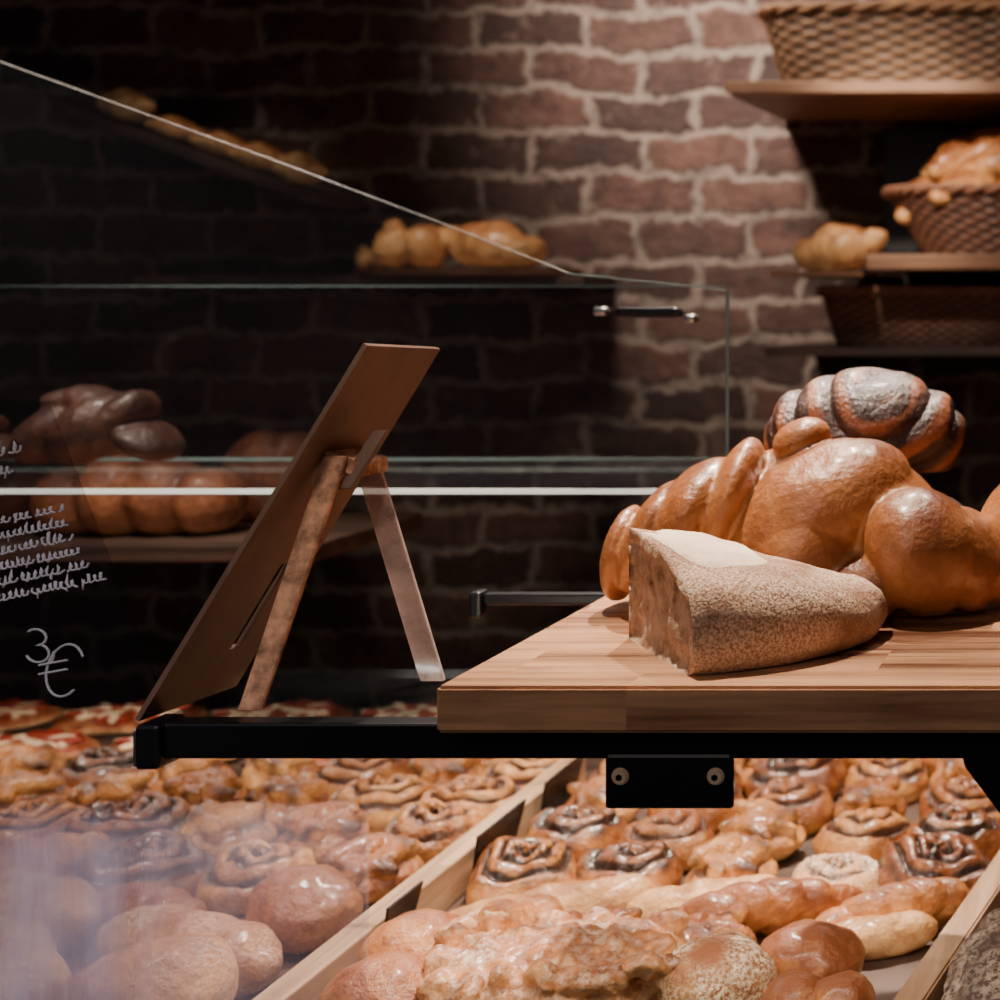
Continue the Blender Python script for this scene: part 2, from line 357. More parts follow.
gs = box("glass_shelf",-.757,-.05,1.151,1.30,1.172,1.180,M['glassdim'],0); tag(gs,"small clear glass shelf beside the black rail","glass shelf")

# ---------------------------------------------------------------- wooden board
brd = prism("wooden_board",[(-.524,1.10,1.182),(.25,1.10,1.182),(.25,1.469,1.182),(-.524,1.469,1.182)],(0,0,.0345),M['board'],.0025)
tag(brd,"thick butcher-block wooden board carrying the loaves","wooden board")
Zb=1.2165

# ---------------------------------------------------------------- quarter loaf
O2=(-.437,1.258); QA0,QA1=math.radians(-55),math.radians(8)
def Rf(a):
    u=min(1,max(0,(a-QA0)/(math.radians(42)-QA0)))
    return .166+.052*math.sin(math.pi*u*.75)
QH=.093
def topz(t,jj): return QH-.026*(t/.9)**2.0-.028*jj*t
def quarter():
    bm=bmesh.new(); NA,NR=60,34
    ts=[(i/NR*.80,None) for i in range(NR+1)]
    side=[(.85,.975),(.895,.92),(.93,.85),(.96,.75),(.98,.62),(.99,.46),(.988,.30),(.972,.15),(.95,.04),(.92,0)]
    grid=[]
    for j in range(NA+1):
        a=QA0+(QA1-QA0)*j/NA; jj=j/NA; row=[]
        ztop=topz(.80,jj)
        rnd=.004*math.exp(-j/1.5)+.004*math.exp(-(NA-j)/1.5)
        for (t,z) in ts+side:
            zz = topz(t,jj) if z is None else ztop*z
            if zz>.02: zz-=rnd
            r=Rf(a)*t
            n=noise.fractal(Vector((r*math.cos(a)*18,r*math.sin(a)*18,zz*18)),1,2,3)
            row.append(bm.verts.new((r*math.cos(a)*(1+.014*n),r*math.sin(a)*(1+.014*n),max(0,zz+(.0032*n if zz>.01 else 0)))))
        grid.append(row)
    for j in range(NA):
        for k in range(len(grid[0])-1):
            try:
                f=bm.faces.new([grid[j][k],grid[j][k+1],grid[j+1][k+1],grid[j+1][k]]); f.smooth=True
            except: pass
    for row in (grid[0],grid[-1]):
        prev=None; NL=16; n_=len(row); cols=[]
        for k,vt in enumerate(row):
            col=[]
            for q in range(NL+1):
                s=q/NL; p=Vector((vt.co.x,vt.co.y,vt.co.z*s))
                if 0<q<NL and 0<k<n_-8:
                    ang=QA0 if row is grid[0] else QA1
                    nn=Vector((math.sin(ang),-math.cos(ang),0))*(1 if row is grid[0] else -1)
                    p+=nn*(.0050*noise.fractal(p*50,1,2,3)-(.0035 if q<NL-1 else 0))
                col.append(vt if q==NL else bm.verts.new(p))
            cols.append(col)
            if prev and k<n_-8:
                for q in range(NL):
                    f=bm.faces.new([prev[q],col[q],col[q+1],prev[q+1]]); f.material_index=1 if q<NL-1 else 0; f.smooth=q<NL-1
            if k<n_-8: prev=col; last=k
        rest=[row[k] for k in range(last,n_)]
        f=bm.faces.new(rest+[c for c in cols[last][:NL]])
        f.material_index=0
    bmesh.ops.remove_doubles(bm,verts=bm.verts[:],dist=.0002)
    bmesh.ops.recalc_face_normals(bm,faces=bm.faces[:])
    me=bpy.data.meshes.new("loaf_wedge"); bm.to_mesh(me); bm.free(); return me
ql=mobj("bread_quarter",quarter(),[M['country'],M['crumb']],(O2[0],O2[1],Zb)); tag(ql,"quarter of a round floury country loaf with cut crumb side","bread")
def patch():
    bm=bmesh.new(); g=[]
    for j in range(31):
        u=j/30; a=QA0+math.radians(5)+u*math.radians(54); row=[]
        lim=.74-.20*u-.20*abs(2*u-1)**5+.02*math.sin(u*14)
        t0=.16+.04*math.sin(u*7)
        for k in range(17):
            t=t0+(lim-t0)*k/16; r=Rf(a)*t; jj=(a-QA0)/(QA1-QA0)
            zz=topz(t,jj)
            n=noise.fractal(Vector((r*math.cos(a)*18,r*math.sin(a)*18,zz*18)),1,2,3)
            row.append(bm.verts.new((r*math.cos(a)*(1+.014*n),r*math.sin(a)*(1+.014*n),zz+.0032*n+(.0022 if 0<k<16 and 0<j<30 else .0002))))
        g.append(row)
    for j in range(30):
        for k in range(16): f=bm.faces.new([g[j][k],g[j][k+1],g[j+1][k+1],g[j+1][k]]); f.smooth=True
    me=bpy.data.meshes.new("crust_patch"); bm.to_mesh(me); bm.free(); return me
pt_=mobj("crust_patch",patch(),M['paper']); pt_.parent=ql; pt_["label"]="pale floury flap of crust"

# ---------------------------------------------------------------- braided brioche
br_l=[(-.004,-.005,.074, .096,.076,.060, 0,-30,0),
      (.045,.004,.086, .070,.066,.044, 0,28,0),
      (-.008,-.045,.045, .058,.045,.048, 0,-50,0),
      (.096,-.045,.054, .056,.056,.050, 0,50,12),
      (.132,-.018,.044, .044,.055,.034, 0,66,0),
      (.160,.005,.032, .028,.05,.026, 0,66,0),
      (.050,-.052,.028, .050,.040,.030, 0,-10,0),
      (-.030,.03,.108, .060,.050,.030, 0,-12,0),
      (-.020,.005,.142, .026,.026,.018, 0,-20,0),
      (-.080,-.008,.090, .058,.062,.022, 0,-70,6),
      (-.114,-.008,.080, .056,.066,.030, 0,-56,6),
      (-.148,-.01,.060, .052,.058,.022, 0,-66,0),
      (-.178,.0,.046, .042,.046,.015, 0,-80,0)]
me=lobes_mesh("brioche",br_l,.0024,0,.0022,18,3,seamk=230,wide=40)
place("braided_brioche",me,M['brioche'],(-.303,1.388,Zb),"large glossy braided brioche loaf on the wooden board","bread",sc=(1.02,1,1.08))
b2=[(0,0,.07,.07,.055,.050,0,-30,0),(.08,-.01,.065,.07,.055,.05,0,35,0),(-.050,.0,.065,.055,.05,.036,0,-50,0),(.035,.01,.094,.06,.045,.03,0,10,0),(.03,-.035,.05,.06,.040,.038,0,-25,0),(-.02,-.04,.04,.05,.03,.03)]
me=lobes_mesh("brioche_back",b2,.003,1,.0022,18,9,seamk=230,wide=30)
place("braided_brioche",me,M['brioche'],(-.062,1.43,Zb),"golden brown braided brioche loaf behind the larger one","bread",sc=(1.15,1.05,1.22))
def babka():
    me=lobes_mesh("babka",[(0,0,.032,.086,.062,.058),(-.048,-.005,.030,.045,.050,.045),(.046,0,.030,.048,.050,.045)],.0018,1,.001,20,5)
    at=me.attributes.new("swirl",'FLOAT','POINT'); vals=[]
    me.update(); nrm=[v.normal.copy() for v in me.vertices]
    for v,nr in zip(me.vertices,nrm):
        d=noise.noise(v.co*10+Vector((4,2,1)))
        q=v.co.z*75-34*math.sqrt((v.co.x*1.0-.01)**2+.0006)*1.7-v.co.y*34+d*1.8+v.co.x*22
        band=abs(math.sin(q))**.55
        v.co+=nr*(.0070*(band-.7)+.0015*noise.noise(v.co*45))
        streak=math.sin(q*2.8+noise.noise(v.co*26)*2.4)
        vals.append(max(0,min(1.4,(1-band)*2.6+max(0,streak)*1.1)))
    at.data.foreach_set("value",vals); return me
place("brown_loaf",lobes_mesh("support_loaf",[(0,0,.05,.09,.035,.052),(.05,0,.045,.035,.03,.040)],.0045,1,.002,20,1),M['darkloaf'],(-.265,1.53,Zb-.0045),"dark loaf standing behind the brioche","bread")
place("chocolate_babka",babka(),M['babka'],(-.284,1.50,Zb+.115),"dark rounded chocolate babka with streaked crust behind the brioche","bread",sc=(1.04,1,1.10))

# ---------------------------------------------------------------- sign panel and easel
def panel():
    B0=Vector((-.762,1.128,1.184)); B1=Vector((-.752,1.232,1.184)); T0=Vector((-.6015,1.150,1.466)); T1=Vector((-.593,1.250,1.460))
    us=[0,.60,.71,1]; vs=[0,.14,.38,1]; bm=bmesh.new(); g={}
    for i,u in enumerate(us):
        for j,v in enumerate(vs):
            p=(B0*(1-u)+B1*u)*(1-v)+(T0*(1-u)+T1*u)*v; g[i,j]=bm.verts.new(p-B0)
    for i in range(3):
        for j in range(3):
            if (i,j)==(1,1): continue
            bm.faces.new([g[i,j],g[i+1,j],g[i+1,j+1],g[i,j+1]])
    me=bpy.data.meshes.new("panel"); bm.to_mesh(me); bm.free()
    o=mobj("sign_panel",me,M['signwood'],B0)
    md=o.modifiers.new("s",'SOLIDIFY'); md.thickness=.004; md.offset=0
    return o
sp_=panel(); tag(sp_,"slanted brown wooden sign panel with a slot, seen from behind","sign")
ea=empty("acrylic_easel",(-.65,1.2,1.181),"clear acrylic A-shaped easel propping the wooden sign","easel")
def strip(name,a,b,wv,t,mat):
    a,b,wv,t=Vector(a),Vector(b),Vector(wv),Vector(t)
    return kid(prism(name,[a-wv/2,a+wv/2,b+wv/2,b-wv/2],t,mat,.0008),ea)
strip("leg",(-.700,1.165,1.181),(-.636,1.17,1.378),(.018,0,0),(.0,.005,0),M['acryl'])
strip("leg",(-.601,1.255,1.181),(-.642,1.225,1.372),(.020,0,0),(.0,.005,0),M['acrylclear'])
strip("top_bridge",(-.644,1.17,1.376),(-.622,1.18,1.366),(0,0,.012),(0,.045,0),M['acryl'])
strip("hook",(-.632,1.175,1.352),(-.608,1.185,1.397),(.012,0,0),(0,.006,0),M['signwood'])

# ---------------------------------------------------------------- chalk writing panel
cb_=prism("chalkboard",[(-1.08,1.16,1.186),(-.764,1.16,1.186),(-.870,1.18,1.42),(-1.08,1.18,1.425)],(0,.006,0),M['slate'],.0005)
tag(cb_,"dark see-through price panel with white chalk handwriting","chalkboard")
kid(box("stand_post",-1.085,-1.075,1.158,1.168,.86,1.2,M['black'],.001),cb_)
def facez(z): return 1.157+(z-1.185)*.02/.22
def scribble(x,z,length,slope,h,seed):
    random.seed(seed); strokes=[]; cur=[]; t=0; gap=0; ph=0
    while t<length:
        t+=.0008; ph+=1.15+random.uniform(-.35,.35)
        if gap>0: gap-=1; continue
        if random.random()<.04 and len(cur)>8: strokes.append(cur); cur=[]; gap=3; continue
        asc = 1.6 if random.random()<.13 else (-.6 if random.random()<.06 else 1)
        zz=z+t*slope+h*.5*(.5+.5*math.sin(ph))*asc*random.uniform(.6,1)
        cur.append((x+t+.0018*math.cos(ph*1.0),facez(zz)-.0012,zz))
    if len(cur)>1: strokes.append(cur)
    return strokes
def chalklines(name,strokes,r,mat='chalk'):
    cu=bpy.data.curves.new(name,'CURVE'); cu.dimensions='3D'; cu.bevel_depth=r; cu.bevel_resolution=1
    for st in strokes:
        s=cu.splines.new('POLY'); s.points.add(len(st)-1)
        for i,p in enumerate(st): s.points[i].co=(*p,1)
    o=bpy.data.objects.new(name,cu); link(o); me=evalmesh(o); bpy.data.objects.remove(o)
    return kid(mobj(name,me,M[mat]),cb_)
for k,(x,z,l) in enumerate([(-.925,1.373,.040),(-.925,1.358,.036),(-.925,1.320,.078),(-.925,1.308,.080),(-.925,1.296,.084),(-.925,1.284,.092),(-.925,1.272,.098),(-.925,1.260,.112)]):
    chalklines("chalk_writing",scribble(x,z,l,.20,.0135,k+3),.0009)
def arc(cx,cz,rx,rz,a0,a1,n=16,tilt=-12):
    out=[]; ct,st_=math.cos(math.radians(tilt)),math.sin(math.radians(tilt))
    for i in range(n+1):
        a=math.radians(a0+(a1-a0)*i/n); dx,dz=rx*math.cos(a),rz*math.sin(a)
        x=cx+dx*ct-dz*st_; z=cz+dx*st_+dz*ct; out.append((x,facez(z)-.0012,z))
    return out
three=arc(-.862,1.239,.008,.006,150,-80,14)+arc(-.860,1.227,.009,.0068,80,-150,14)
chalklines("chalk_price",[three],.0010,'chalkdim')
euro=[arc(-.838,1.214,.014,.020,40,320,20)]
for dz in (.003,-.004): euro.append([(-.858,facez(1.212)-.0012,1.215+dz),(-.836,facez(1.212)-.0012,1.219+dz)])
chalklines("chalk_price",euro,.0010,'chalkdim')
chalklines("chalk_price",[arc(-.849,1.224,.0015,.004,90,-90,6)],.0010,'chalkdim')

# ---------------------------------------------------------------- glass case
gc=empty("glass_case_shelf",(-.9,1.75,1.29),"long clear glass shelf with a painted light line glowing on its front edge","glass shelf")
kid(box("pane",-1.78,-.36,1.603,1.93,1.290,1.298,M['glass'],0),gc)
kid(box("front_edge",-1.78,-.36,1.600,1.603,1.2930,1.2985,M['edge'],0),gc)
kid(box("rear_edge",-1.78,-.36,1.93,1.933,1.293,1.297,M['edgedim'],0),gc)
kid(box("post",-1.80,-1.78,1.80,1.82,.86,1.298,M['black'],.002),gc)
gp=empty("glass_screen",(-.9,1.7,1.299),"upright glass sneeze screen with a sloping top edge","glass screen")
poly=[(-1.42,1.70,1.299),(-.479,1.70,1.299),(-.479,1.70,1.511),(-.66,1.70,1.530),(-.80,1.70,1.585),(-1.0,1.70,1.66),(-1.42,1.70,1.812)]
kid(prism("pane",poly,(0,.006,0),M['glass']),gp)
kid(tube("top_edge",[(-1.42,1.70,1.812),(-1.0,1.70,1.661),(-.80,1.70,1.586),(-.66,1.70,1.531)],.0007,plain("lit_glass_edge",(.30,.29,.27),.3,0,.05)),gp)  # weak emission stands in for light caught on the top edge
kid(tube("side_edge",[(-.479,1.70,1.511),(-.479,1.70,1.30)],.0020,M['edgedim']),gp)
kid(tube("ledge_edge",[(-.66,1.70,1.530),(-.479,1.70,1.511)],.0006,M['edgedim']),gp)
kid(box("clamp",-.60,-.53,1.682,1.708,1.480,1.492,M['black'],.004),gp)
kid(box("clamp_knob",-.628,-.612,1.686,1.704,1.482,1.492,M['steel'],.004),gp)
kid(box("clamp_knob",-.525,-.512,1.686,1.704,1.474,1.484,M['steel'],.004),gp)
g2=empty("upper_glass_shelf",(-1.0,2.1,1.51),"thin upper glass shelf of the display case","glass shelf")
kid(box("pane",-1.78,-.55,1.95,2.25,1.515,1.521,M['glass'],0),g2)
kid(box("front_edge",-1.78,-.55,1.948,1.95,1.5172,1.5190,M['edgedim'],0),g2)
kid(box("post",-1.84,-1.81,2.09,2.11,.86,1.521,M['black'],.002),g2)
kid(box("post_arm",-1.83,-1.78,2.09,2.11,1.505,1.515,M['black'],.002),g2)
hz=box("front_glass_pane",-1.3,-.62,1.185,1.191,.86,1.105,M['haze'],0); tag(hz,"front glass pane with a bluish reflection painted on it","glass pane")

# reflections of a wooden board and loaves, built as solid shelf and bread
ib=empty("reflected_shelf",(-1.3,2.1,1.15),"dim reflection of the wooden board, built as a shelf","shelf")
kid(box("board",-1.80,-1.10,1.97,2.27,1.155,1.179,M['darkwood'],.003),ib)
kid(box("post",-1.80,-1.78,1.98,2.0,.86,1.155,M['black'],.002),ib)
l1=lobes_mesh("long_loaf",[(-.09,0,.045,.05,.055,.05,0,-10,0),(-.03,0,.052,.05,.06,.058,0,-10,0),(.035,.0,.052,.05,.058,.056,0,-10,0),(.09,0,.045,.045,.052,.046,0,-10,0)],.003,1,.004,18,2)
src_l=place("reflected_oblong_loaf",l1,M['redloaf'],(-1.385,2.06,1.180),"reddish brown oblong loaf, a reflection built as solid bread","bread",group="reflected loaves built as solid bread")
l2=lobes_mesh("round_loaf",[(0,0,.055,.068,.06,.068),(.03,.0,.07,.04,.05,.055,0,20,0)],.003,1,.006,20,6)
place("round_loaf",l2,M['redloaf'],(-1.285,2.19,1.180),"small golden round loaf on the shelf built as a reflection","bread",sc=(1,1,1.05))
copyof(src_l,(-1.66,2.08,1.180),10,(.9,.9,.9))
l3=lobes_mesh("dark_braid",[(0,0,.05,.060,.055,.036,0,-40,0),(.035,0,.055,.055,.05,.026,0,-50,0),(.07,0,.035,.04,.05,.022,0,30,0),(-.05,0,.045,.055,.05,.03,0,-40,0),(.01,0,.078,.05,.035,.022,0,20,0),(-.03,0,.083,.035,.03,.018)],.0028,0,.003,25,8)
place("reflected_dark_braid",l3,M['darkloaf'],(-1.295,1.84,1.2985),"dark glossy braided loaf, a reflection built on the glass shelf","bread",sc=.95)
place("reflected_dark_braid",l3,None,(-1.47,1.86,1.2985),"dark glossy braided loaf, a reflection built on the glass shelf","bread",sc=.62)

# ---------------------------------------------------------------- baskets and wall shelves
def basket(loc,w,d,h,mat,label,flare=.82,rz=0,sq=5):
    root=empty("bread_basket",loc,label,"basket")
    NU,NV=200,26; bm=bmesh.new(); vals=[]; g=[]
    for i in range(NV+1):
        t=i/NV; row=[]
        for j in range(NU):
            a=2*math.pi*j/NU; c,s=math.cos(a),math.sin(a); k=1/((abs(c)**sq+abs(s)**sq)**(1/sq))
            sc=(flare+(1-flare)*t)
            wv=math.sin(j/NU*2*math.pi*44+(math.pi if (i//2)%2 else 0))
            o_=.003*wv*(1 if i%2 else .3)
            row.append(bm.verts.new(((w/2*sc+o_)*c*k,(d/2*sc+o_)*s*k,h*t))); vals.append(.5+.5*wv*(1 if i%2 else .4))
        g.append(row)
    for i in range(NV):
        for j in range(NU): bm.faces.new([g[i][j],g[i][(j+1)%NU],g[i+1][(j+1)%NU],g[i+1][j]])
    bm.faces.new(g[0][::-1])
    me=bpy.data.meshes.new("basket_body"); bm.to_mesh(me); bm.free(); at=me.attributes.new("weave",'FLOAT','POINT'); at.data.foreach_set("value",vals)
    o=mobj("woven_body",me,mat); o.parent=root
    o.modifiers.new("s",'SOLIDIFY').thickness=.004
    for ph in (0,math.pi):
        pts=[]
        for j in range(181):
            a=2*math.pi*j/180; c,s=math.cos(a),math.sin(a); k=1/((abs(c)**sq+abs(s)**sq)**(1/sq))
            q=j/180*2*math.pi*30+ph
            pts.append(((w/2+.005*math.cos(q))*c*k,(d/2+.005*math.cos(q))*s*k,h+.006*math.sin(q)))
        r=tube("rim",pts,.006,mat); at=r.data.attributes.new("weave",'FLOAT','POINT'); at.data.foreach_set("value",[.9]*len(r.data.vertices)); r.parent=root
    root.rotation_euler.z=math.radians(rz); return root
def wshelf(x0,x1,y0,z0,z1,mat,label):
    return tag(box("wall_shelf",x0,x1,y0,3.199,z0,z1,mat,.002),label,"shelf")
wshelf(-.78,.35,2.75,1.880,1.902,M['shelfwood'],"wooden wall shelf holding a wicker basket of bread")
wshelf(-.52,.35,2.75,1.556,1.584,M['shelfwood'],"wooden wall shelf holding a brown bread basket")
sv=prism("wall_shelf",[(-.70,2.76,1.553),(-.525,2.74,1.553),(-.525,3.199,1.553),(-.62,3.199,1.553)],(0,0,-.010),M['shelfwood'],.001); tag(sv,"short thin pointed wooden shelf with a pastry","shelf")
wshelf(-.72,.35,2.80,1.395,1.412,M['darkwood'],"dark lower shelf added to hold the reflected basket")  # added support for the basket built as a reflection
wshelf(-2.05,-1.14,3.02,1.530,1.550,M['darkwood'],"long dark wall ledge on the brick wall")
tag(box("dark_wall_panel",-.56,.35,3.165,3.199,1.60,1.86,M['dark'],.002),"flat black panel fixed on the brick wall","panel")
basket((-.34,2.93,1.9025),.80,.30,.142,M['wicker'],"wide tan wicker basket full of bread on the wall shelf",.90)
basket((-.17,2.93,1.5845),.68,.32,.122,M['wickerdark'],"brown wicker basket full of bread on the middle shelf",.78,0,2.8)
basket((-.42,2.97,1.4125),.44,.24,.105,M['wickerdark'],"dark basket reflection, built as a wicker basket",.86)  # basket reflection in the glass, built as a solid basket
lf=lobes_mesh("pointed_roll",[(0,0,.030,.095,.036,.032),(.01,0,.040,.055,.030,.028,0,-8,12),(-.03,.004,.038,.04,.03,.026,0,12,-15),(.075,0,.028,.04,.016,.016,0,-12,0),(-.08,0,.024,.03,.018,.016)],.0028,0,.004,28,4)
src=place("bread_roll",lf,M['golden'],(-.40,2.86,2.045),"golden pointed bread roll heaped in a wicker basket","bread roll",group="rolls in wall baskets")
random.seed(3)
for i in range(11):
    copyof(src,(-.36+i*.05,2.84+random.random()*.15,2.040+random.random()*.05),random.uniform(-40,40),1.05)
for i in range(14):
    o=copyof(src,(-.385+(i%6)*.066+.03*(i//6),2.85+random.random()*.10,1.682+.034*(i//6)+.014*random.random()),random.uniform(-45,45),random.uniform(1.0,1.2))
    o.rotation_euler.y=random.uniform(-.55,.05)
rb=lobes_mesh("broad_loaf",[(0,0,.034,.066,.048,.036,0,-6,0),(.052,.0,.042,.045,.026,.018,0,-22,0),(-.052,0,.026,.034,.038,.026,0,10,0),(-.005,0,.050,.040,.034,.022,0,0,25),(.02,-.02,.035,.04,.028,.028,0,0,30)],.0026,0,.005,26,11)
s2=place("bread_loaf",rb,M['pale'],(-.585,2.82,1.5535),"pale golden loaf resting on the thin wall shelf","bread",sc=(1.0,1.0,1.25),rz=-8)
s3=lobes_mesh("twin_roll",[(-.026,0,.034,.030,.045,.036,0,12,0),(.024,0,.036,.030,.045,.038,0,-8,0),(-.03,0,.066,.012,.014,.014)],.0026,0,.005,26,12)
bm=bmesh.new(); bmesh.ops.create_cone(bm,cap_ends=True,segments=64,radius1=.225,radius2=.235,depth=.012)
for v in bm.verts: v.co.y*=.42
me=bpy.data.meshes.new("reflected_serving_board"); bm.to_mesh(me); bm.free()
sb=mobj("reflected_serving_board",me,M['shelfwood'],(-1.39,3.06,1.5565)); tag(sb,"oval wooden board under loaves, a reflection built solid","serving board")  # board and its loaves are a glass reflection built as solid objects
s3o=place("bread_roll",s3,M['pale'],(-1.495,3.04,1.563),"golden twin-lobed roll on the oval board built as a reflection","bread roll",sc=1.25)
copyof(s2,(-1.335,3.04,1.563),170,(1.3,1.2,1.35),"broad golden loaf on the oval board built as a reflection")
copyof(s3o,(-1.59,3.07,1.563),30,.6)
tr=empty("reflected_tray",(-1.85,3.10,1.79),"dim reflection of the bread baskets, built as a sloping tray","tray")  # glass reflection of the upper baskets, built as a solid tray with rolls
kid(prism("reflected_tray_base",[(-2.14,2.98,1.865),(-1.66,2.98,1.69),(-1.66,3.199,1.69),(-2.14,3.199,1.865)],(0,0,.015),M['darkwood'],.001),tr)
kid(prism("reflected_tray_lip",[(-2.14,2.965,1.865),(-1.66,2.965,1.69),(-1.66,2.98,1.69),(-2.14,2.98,1.865)],(0,0,.018),M['darkwood'],.001),tr)
random.seed(8)
for i in range(5):
    x=-2.08+i*.088+random.uniform(-.012,.012); o=copyof(s2,(x,3.05,1.88-(x+2.14)*.3646+.004),0,(.72,.8,random.uniform(.6,.95)),"small golden roll of the bread built as a reflection"); o["group"]="rolls of the reflected tray"
    o.rotation_euler=(0,.35,random.uniform(-.5,.5))
# ---------------------------------------------------------------- pastries
Z=.8602
def mats(l,k):
    for c in l: c.materials.append(M[k])
    return l
cin=mats([swirl_mesh("cinnamon_swirl%d"%i,.047,.044,2.2+.35*i,.013,i*3+1,2.0+.5*i,1+.08*i,.3) for i in range(3)],'cinnamon')
sug=mats([swirl_mesh("sugar_swirl",.047,.040,2.4,.011,33,2.2,1.1,.1)],'sugared')
cho=mats([swirl_mesh("chocolate_swirl%d"%i,.050,.047,2.3+.4*i,.012,i*5+20,2.4+1.2*i,1.0+.1*i,1.1) for i in range(3)],'choco')
bun=mats([lobes_mesh("bun",[(0,0,.03,.055,.05,.04),(.01,0,.04,.035,.035,.028)],.003,1,.006,20,13),
          lobes_mesh("split_bun",[(-.022,0,.032,.034,.048,.036,0,-12,0),(.022,0,.032,.034,.048,.036,0,12,0)],.0028,0,.005,22,14)],'golden')
twist=mats([lobes_mesh("twist",[(-.075,0,.020,.034,.022,.020,0,0,25),(-.04,0,.026,.036,.022,.024,0,-15,-35),(-.01,0,.030,.038,.022,.026,0,-15,-35),(.02,0,.029,.038,.022,.026,0,-15,-35),(.05,0,.026,.034,.022,.024,0,-15,-35),(.08,0,.02,.03,.02,.019,0,0,20)],.0024,0,.003,28,15)],'golden')
stick=mats([lobes_mesh("stick",[(-.05,0,.022,.065,.027,.025,0,0,-6),(.04,.004,.024,.07,.028,.027,0,0,8),(0,.012,.03,.05,.016,.02,0,0,20)],.0026,0,.004,25,17)],'pale')
random.seed(9)
crm=mats([lobes_mesh("crumble",[(0,0,.03,.10,.065,.036),(.05,.02,.033,.05,.045,.028),(-.05,-.01,.033,.05,.045,.028)]+[(random.uniform(-.085,.085),random.uniform(-.055,.055),random.uniform(.042,.058),random.uniform(.006,.016),random.uniform(.006,.012),.010) for _ in range(80)],.002,0,.004,70,19)],'crumble')
dan=[]
for s in range(3):
    random.seed(40+s); L=[(0,0,.018,.050,.042,.020)]
    for q in range(6):
        a=q*1.05+random.uniform(-.3,.3)
        L.append((.023*math.cos(a),.019*math.sin(a),.034+.002*q,.032,.011,.011,random.uniform(-15,15),random.uniform(-20,20),math.degrees(a)+65))
    L.append((0,0,.046,.018,.009,.010,0,0,30))
    dan.append(lobes_mesh("folded%d"%s,L,.0020,0,.003,34,21+s,seamk=700))
for c in dan:
    at=c.attributes.new("swirl",'FLOAT','POINT'); at.data.foreach_set("value",[max(0,noise.noise(v.co*34+Vector((3,1,2)))*2.8) if v.co.z>.03 else 0 for v in c.vertices])
mats(dan,'cinnamon')
ses=mats([lobes_mesh("seed_bun",[(0,0,.035,.055,.052,.042),(.01,.01,.05,.03,.03,.02)],.003,1,.006,18,29)],'sesame')
fb=mats([lobes_mesh("floured_bun",[(0,0,.035,.06,.055,.045),(.01,.01,.05,.04,.035,.025)],.003,1,.006,18,23)],'flourbun')
fo=mats([lobes_mesh("floured_oblong",[(0,0,.032,.12,.042,.036),(.05,0,.032,.06,.04,.036),(-.04,.005,.036,.05,.036,.034,0,0,12)],.003,1,.006,18,25)],'flourbun')
proto={}
LBL={'cin':("cinnamon_roll","golden cinnamon roll with a spiral top","pastry"),
 'sug':("sugared_roll","spiral roll dusted with white sugar","pastry"),
 'cho':("chocolate_roll","golden bun with dark glazed chocolate swirl","pastry"),
 'bun':("bread_bun","round golden bun with browned top","bun"),
 'ses':("seed_bun","round golden bun sprinkled with pale seeds","bun"),
 'twist':("twisted_pastry","long golden twisted pastry","pastry"),
 'stick':("bread_stick","pale elongated soft bread stick","bread"),
 'crm':("crumble_pastry","large crumbly brown streusel pastry","pastry"),
 'dan':("folded_pastry","folded golden pastry with dark filling","pastry"),
 'fb':("floured_bun","round golden bun lightly dusted with flour","bun"),'fo':("floured_loaf","oblong golden loaf lightly dusted with flour","bread")}
MES={'cin':cin,'sug':sug,'cho':cho,'bun':bun,'ses':ses,'twist':twist,'stick':stick,'crm':crm,'dan':dan,'fb':fb,'fo':fo}
def put(kind,x,y,rz=None,sc=1,z=Z,grp="pastries in the centre compartment",i=None):
    ms=MES[kind]; k=random.randrange(len(ms)) if i is None else i
    rz=random.uniform(0,360) if rz is None else rz
    n,l,c=LBL[kind]
    if (kind,k) not in proto:
        proto[kind,k]=place(n,ms[k],None,(x,y,z),l,c,rz=rz,sc=sc,group=grp); return proto[kind,k]
    o=copyof(proto[kind,k],(x,y,z),rz,sc); o["group"]=grp; return o
def jit(a): return random.uniform(-a,a)
random.seed(11)
for r,y in enumerate((2.26,2.155,2.05)):
    for i in range(5): put('cin' if r<2 or i%2 else 'cho',-.67+i*.102+(r%2)*.02,y,sc=1.0)
for i,k in enumerate(('cin','dan','cho','cin','dan')): put(k,-.67+i*.108+jit(.006),1.945+jit(.008),sc=1.0)
for i,k in enumerate(('dan','cho','cin','dan','cin')): put(k,-.672+i*.111+jit(.006),1.835+jit(.008),sc=1.02)
for i,k in enumerate(('cho','cin','dan','cin','cho')): put(k,-.668+i*.112+jit(.006),1.725+jit(.008),sc=1.03)
for i,(k,s) in enumerate((('cho',1.0),('cho',1.0),('dan',1.05),('sug',.95),('cho',1.12))): put(k,-.674+i*.112,1.61+jit(.006),sc=s)
put('stick',-.60,1.505,22,1.0); put('twist',-.40,1.50,24,1.05); put('stick',-.46,1.545,14,.8)
put('twist',-.255,1.52,30,.9); put('stick',-.285,1.455,18,.75)
put('dan',-.53,1.43,40,1.0); put('bun',-.315,1.385,0,.9,i=0); put('dan',-.42,1.435,80,1.0)
put('bun',-.68,1.40,0,.95,i=0); put('bun',-.66,1.30,0,1.0,i=0); put('crm',-.53,1.335,10,1.15)
put('ses',-.385,1.335,0,.95); put('bun',-.285,1.285,0,.9,i=1); put('bun',-.62,1.475,30,.75,i=1)
sd=lobes_mesh("seeded",[(0,0,.04,.06,.13,.05)],.003,1,.005,50,27); sd.materials.append(M['seed'])
s0=place("seeded_loaf",sd,None,(-.115,1.33,Z),"dark seeded rye loaf beside the wooden divider","bread",group="seeded loaves",rz=-9)
copyof(s0,(-.058,1.62,Z),-9,1); copyof(s0,(-.01,1.9,Z),-9,1)
